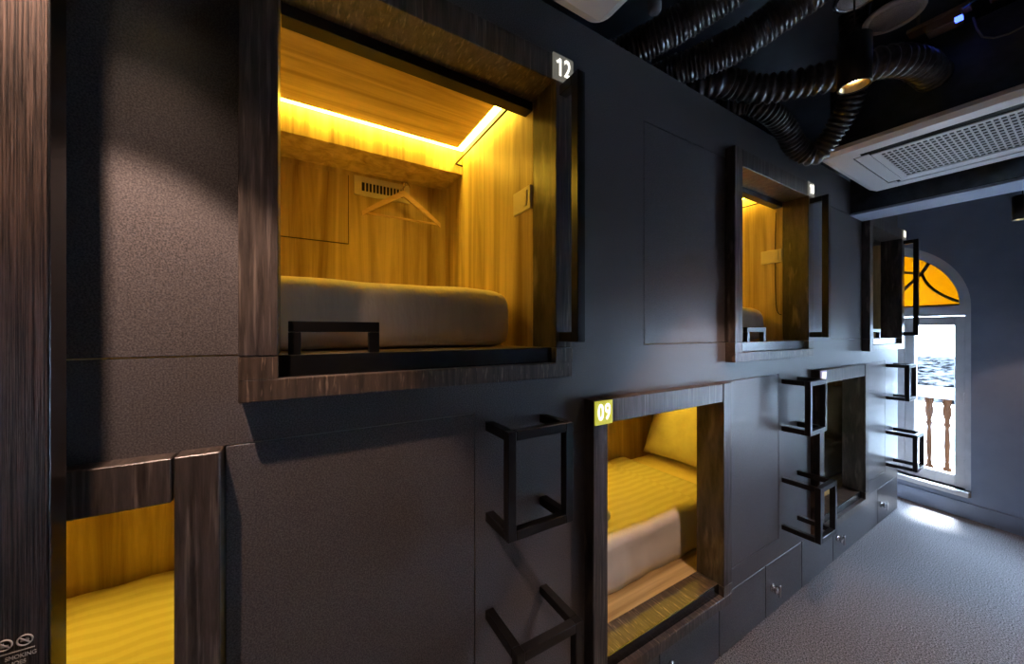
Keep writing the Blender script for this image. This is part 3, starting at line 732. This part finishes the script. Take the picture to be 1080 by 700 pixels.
pendant('black cylinder pendant at the right edge, below the beam', 0.66, 4.0, 2.26, 25, top=CEIL)
for k_, yy in enumerate((-1.2, 0.6, 2.3)):  # extra row out of view, added to fill the room with light
    pendant(['black pendant behind the camera on the far side of the room', 'black pendant beside the camera on the far side of the room', 'black pendant opposite pod 10 on the far side of the room'][k_], 1.75, yy, 2.32, 32)

def duct(lab, pts, r=0.06, pitch=0.03, amp=0.012, seed=0, crumple=0.001):
    path = catmull(pts, 0.003); rnd = random.Random(seed); step = pitch / 5
    out = [path[0]]; acc = 0                                   # five rings to a corrugation
    for a, b in zip(path, path[1:]):
        acc += (b - a).length
        if acc >= step: out.append(b); acc -= step
    prof = (0.0, 0.75, 1.0, 0.75, 0.0)
    wob = [rnd.uniform(-1, 1) for _ in range(len(out) // 5 + 2)]
    rs = [r - amp + amp * prof[i % 5] + crumple * (wob[i // 5] + 0.4 * rnd.uniform(-1, 1)) for i in range(len(out))]
    m = MB().tube(out, rs, 24)
    if crumple > 0.0015:
        for v in m.bm.verts: v.co += Vector((rnd.uniform(-1, 1), rnd.uniform(-1, 1), rnd.uniform(-1, 1))) * crumple * 0.7
    return tag(m.build('flexible_duct', 'duct'), lab, 'duct', 'black corrugated ducts under the ceiling')
duct('leftmost black foil duct rising past the air conditioner corner', [(-0.45, 0.98, 2.69), (-0.07, 1.17, 2.685), (0.21, 1.33, 2.765), (0.6, 1.44, 2.87), (1.3, 1.50, 2.90)], 0.066, 0.016, 0.006, 1, 0.003)
duct('second black foil duct, curving from the wall top to the ceiling', [(-0.45, 1.28, 2.69), (-0.055, 1.43, 2.685), (0.16, 1.54, 2.71), (0.36, 1.62, 2.785), (0.60, 1.69, 2.87), (1.3, 1.74, 2.92)], 0.066, 0.016, 0.006, 2, 0.003)
duct('long black corrugated duct running behind the lit pendant', [(-0.45, 1.42, 2.70), (-0.03, 1.60, 2.675), (0.06, 1.72, 2.665), (0.14, 1.82, 2.635), (0.337, 1.98, 2.635), (0.46, 2.09, 2.655), (0.52, 2.24, 2.67), (0.54, 2.42, 2.67)], 0.062, 0.034, 0.013, 3)
duct('sagging black corrugated duct looping above pod 10', [(-0.40, 1.72, 2.68), (-0.02, 1.87, 2.665), (0.075, 1.95, 2.62), (0.10, 2.09, 2.57), (0.11, 2.22, 2.49), (0.16, 2.295, 2.45), (0.23, 2.29, 2.52), (0.31, 2.25, 2.63), (0.34, 2.20, 2.76), (0.34, 2.18, 2.99)], 0.052, 0.022, 0.010, 4)
# ceiling speakers
def speaker(lab, x, y, z, r, ringmat, facemat):
    t = thing('ceiling_speaker', lab, 'speaker', (x, y, z), 'round ceiling speakers')
    MB().lathe([(r * 0.80, 0.004), (r * 0.80, 0.0), (r * 0.97, 0.0), (r, 0.006), (r, 0.014), (r * 0.80, 0.016)], (x, y, z), 'Z', 40, caps=False).build('rim', ringmat, t)
    MB().lathe([(0.001, 0.002), (r * 0.79, 0.004), (r * 0.79, 0.012), (0.001, 0.012)], (x, y, z), 'Z', 40).build('grille', facemat, t)
    MB().lathe([(r * 0.75, 0.0165), (r * 0.70, 0.09), (0.001, 0.09)], (x, y, z), 'Z', 24).build('housing', 'black', t)
    MB().tube([(x, y, z + 0.09), (x, y, CEIL)], 0.006, 8).build('hanger_rod', 'grey', t)
M['grillegrey'] = noisy('perforated_grey_grille', (0.34, 0.34, 0.37), (0.55, 0.55, 0.58), nscale=420, detail=1, rough=0.5)
speaker('round grey ceiling speaker with pale rim beside the pendant cord', 0.477, 2.14, 2.85, 0.095, 'plastic', 'grillegrey')
speaker('round glassy ceiling fitting with chrome rim behind the pendant cord', 0.453, 1.817, 2.80, 0.075, 'chrome', 'grillegrey')
o = MB().lathe([(0.001, 0.0), (0.016, 0.0), (0.024, 0.01), (0.024, 0.06), (0.03, 0.065), (0.03, 0.075), (0.006, 0.078), (0.006, 0.30)], (0.085, 1.12, 2.70), 'Z', 20).build('smoke_detector', 'grey')
tag(o, 'small grey round detector above the leftmost duct', 'detector')
# driver box with blue indicator, tray and cables
t = thing('junction_box', 'brown junction box with a blue light above the air conditioner', 'junction box', (0.57, 2.29, 2.785))
MB().box(0.49, 0.66, 2.26, 2.32, 2.822, 2.838, 0.002).build('mounting_plate', 'brownbox', t)
MB().box(0.545, 0.640, 2.262, 2.318, 2.785, 2.822, 0.003).build('housing', 'brownbox', t)
MB().box(0.622, 0.642, 2.262, 2.285, 2.784, 2.796).build('indicator', 'bluelamp', t)
MB().tube([(0.52, 2.29, 2.838), (0.52, 2.29, CEIL)], 0.005, 8).build('hanger_rod', 'grey', t)
def cable(lab, pts, r, mat): tag(MB().tube(catmull(pts, 0.03), r, 8).build('cable', mat), lab, 'cable', 'cables under the ceiling')
cable('blue cable running from the junction box to the right', [(0.645, 2.25, 2.812), (0.78, 2.24, 2.835), (1.0, 2.23, 2.87), (1.6, 2.22, 2.90)], 0.004, 'bluecable')
cable('grey conduit beside the blue cable', [(0.60, 2.13, 2.86), (0.85, 2.12, 2.89), (1.6, 2.1, 2.94)], 0.009, 'grey')
cable('thin dark cable sagging below the cable tray', [(0.66, 2.33, 2.80), (0.68, 2.36, 2.72), (0.74, 2.385, 2.70), (0.82, 2.39, 2.73), (0.95, 2.37, 2.80), (1.1, 2.37, 2.82)], 0.0035, 'grey')
tag(MB().box(0.70, 1.5, 2.26, 2.35, 2.83, 2.85, 0.004).box(0.75, 0.76, 2.30, 2.32, 2.85, CEIL).box(1.3, 1.31, 2.30, 2.32, 2.85, CEIL).build('cable_tray', 'brownbox'), 'flat brown cable tray near the ceiling at the right', 'cable tray')

# ================================================================== OUTSIDE THE WINDOW
tag(MB().box(-2.2, 3.2, 4.95, 5.65, 0.02, 0.16, 0.01).build('balcony_slab', 'whitepaint'), 'pale balcony floor slab outside the window', 'balcony', None)
tag(MB().box(-2.2, 3.2, 5.24, 5.36, 0.90, 1.0, 0.015).build('balcony_rail', 'whitepaint'), 'white balcony handrail above the balusters', 'railing')
tag(MB().box(-2.2, 3.2, 5.25, 5.35, 0.16, 0.19, 0.006).build('balcony_kerb', 'whitepaint'), 'white kerb under the balusters', 'kerb')
prof = [(0.028, 0.0), (0.028, 0.05), (0.016, 0.06), (0.020, 0.08), (0.013, 0.10), (0.016, 0.16), (0.020, 0.26), (0.017, 0.36), (0.013, 0.43), (0.021, 0.45), (0.021, 0.47), (0.014, 0.49), (0.026, 0.55), (0.030, 0.60), (0.022, 0.64), (0.030, 0.66), (0.030, 0.71)]
nth = {1: 'first', 2: 'second', 3: 'third'}
base = None
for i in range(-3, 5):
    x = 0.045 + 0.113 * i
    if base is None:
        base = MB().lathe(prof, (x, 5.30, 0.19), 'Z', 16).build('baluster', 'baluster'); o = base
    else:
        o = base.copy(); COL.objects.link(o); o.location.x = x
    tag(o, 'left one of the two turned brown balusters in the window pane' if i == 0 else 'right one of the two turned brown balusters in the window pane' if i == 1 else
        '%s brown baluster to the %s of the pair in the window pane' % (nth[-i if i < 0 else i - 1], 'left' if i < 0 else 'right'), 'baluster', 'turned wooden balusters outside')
# house across the street: white facade and a tiled lean-to roof
t = thing('house', 'bright white house with a tiled lower roof seen through the window', 'house', (1.0, 13.0, -4))
MB().box(-9, 10, 13.0, 13.4, -4.0, 7.0).build('facade', 'whitepaint', t)
rf = MB()
rf.bm.free(); rf.bm = bmesh.new()
v = [rf.bm.verts.new(q) for q in ((-9, 10.2, 0.30), (10, 10.2, 0.30), (10, 13.0, 0.95), (-9, 13.0, 0.95), (-9, 10.2, 0.22), (10, 10.2, 0.22), (10, 13.0, 0.87), (-9, 13.0, 0.87))]
for f in ((0, 1, 2, 3), (7, 6, 5, 4), (0, 4, 5, 1), (1, 5, 6, 2), (2, 6, 7, 3), (3, 7, 4, 0)): rf.bm.faces.new([v[i] for i in f])
rf.build('roof', 'rooftile', t)
tag(MB().box(-14, 14, 5.7, 16, -4.1, -4.0).build('street', 'whitepaint'), 'pale street surface below the balcony', 'street')
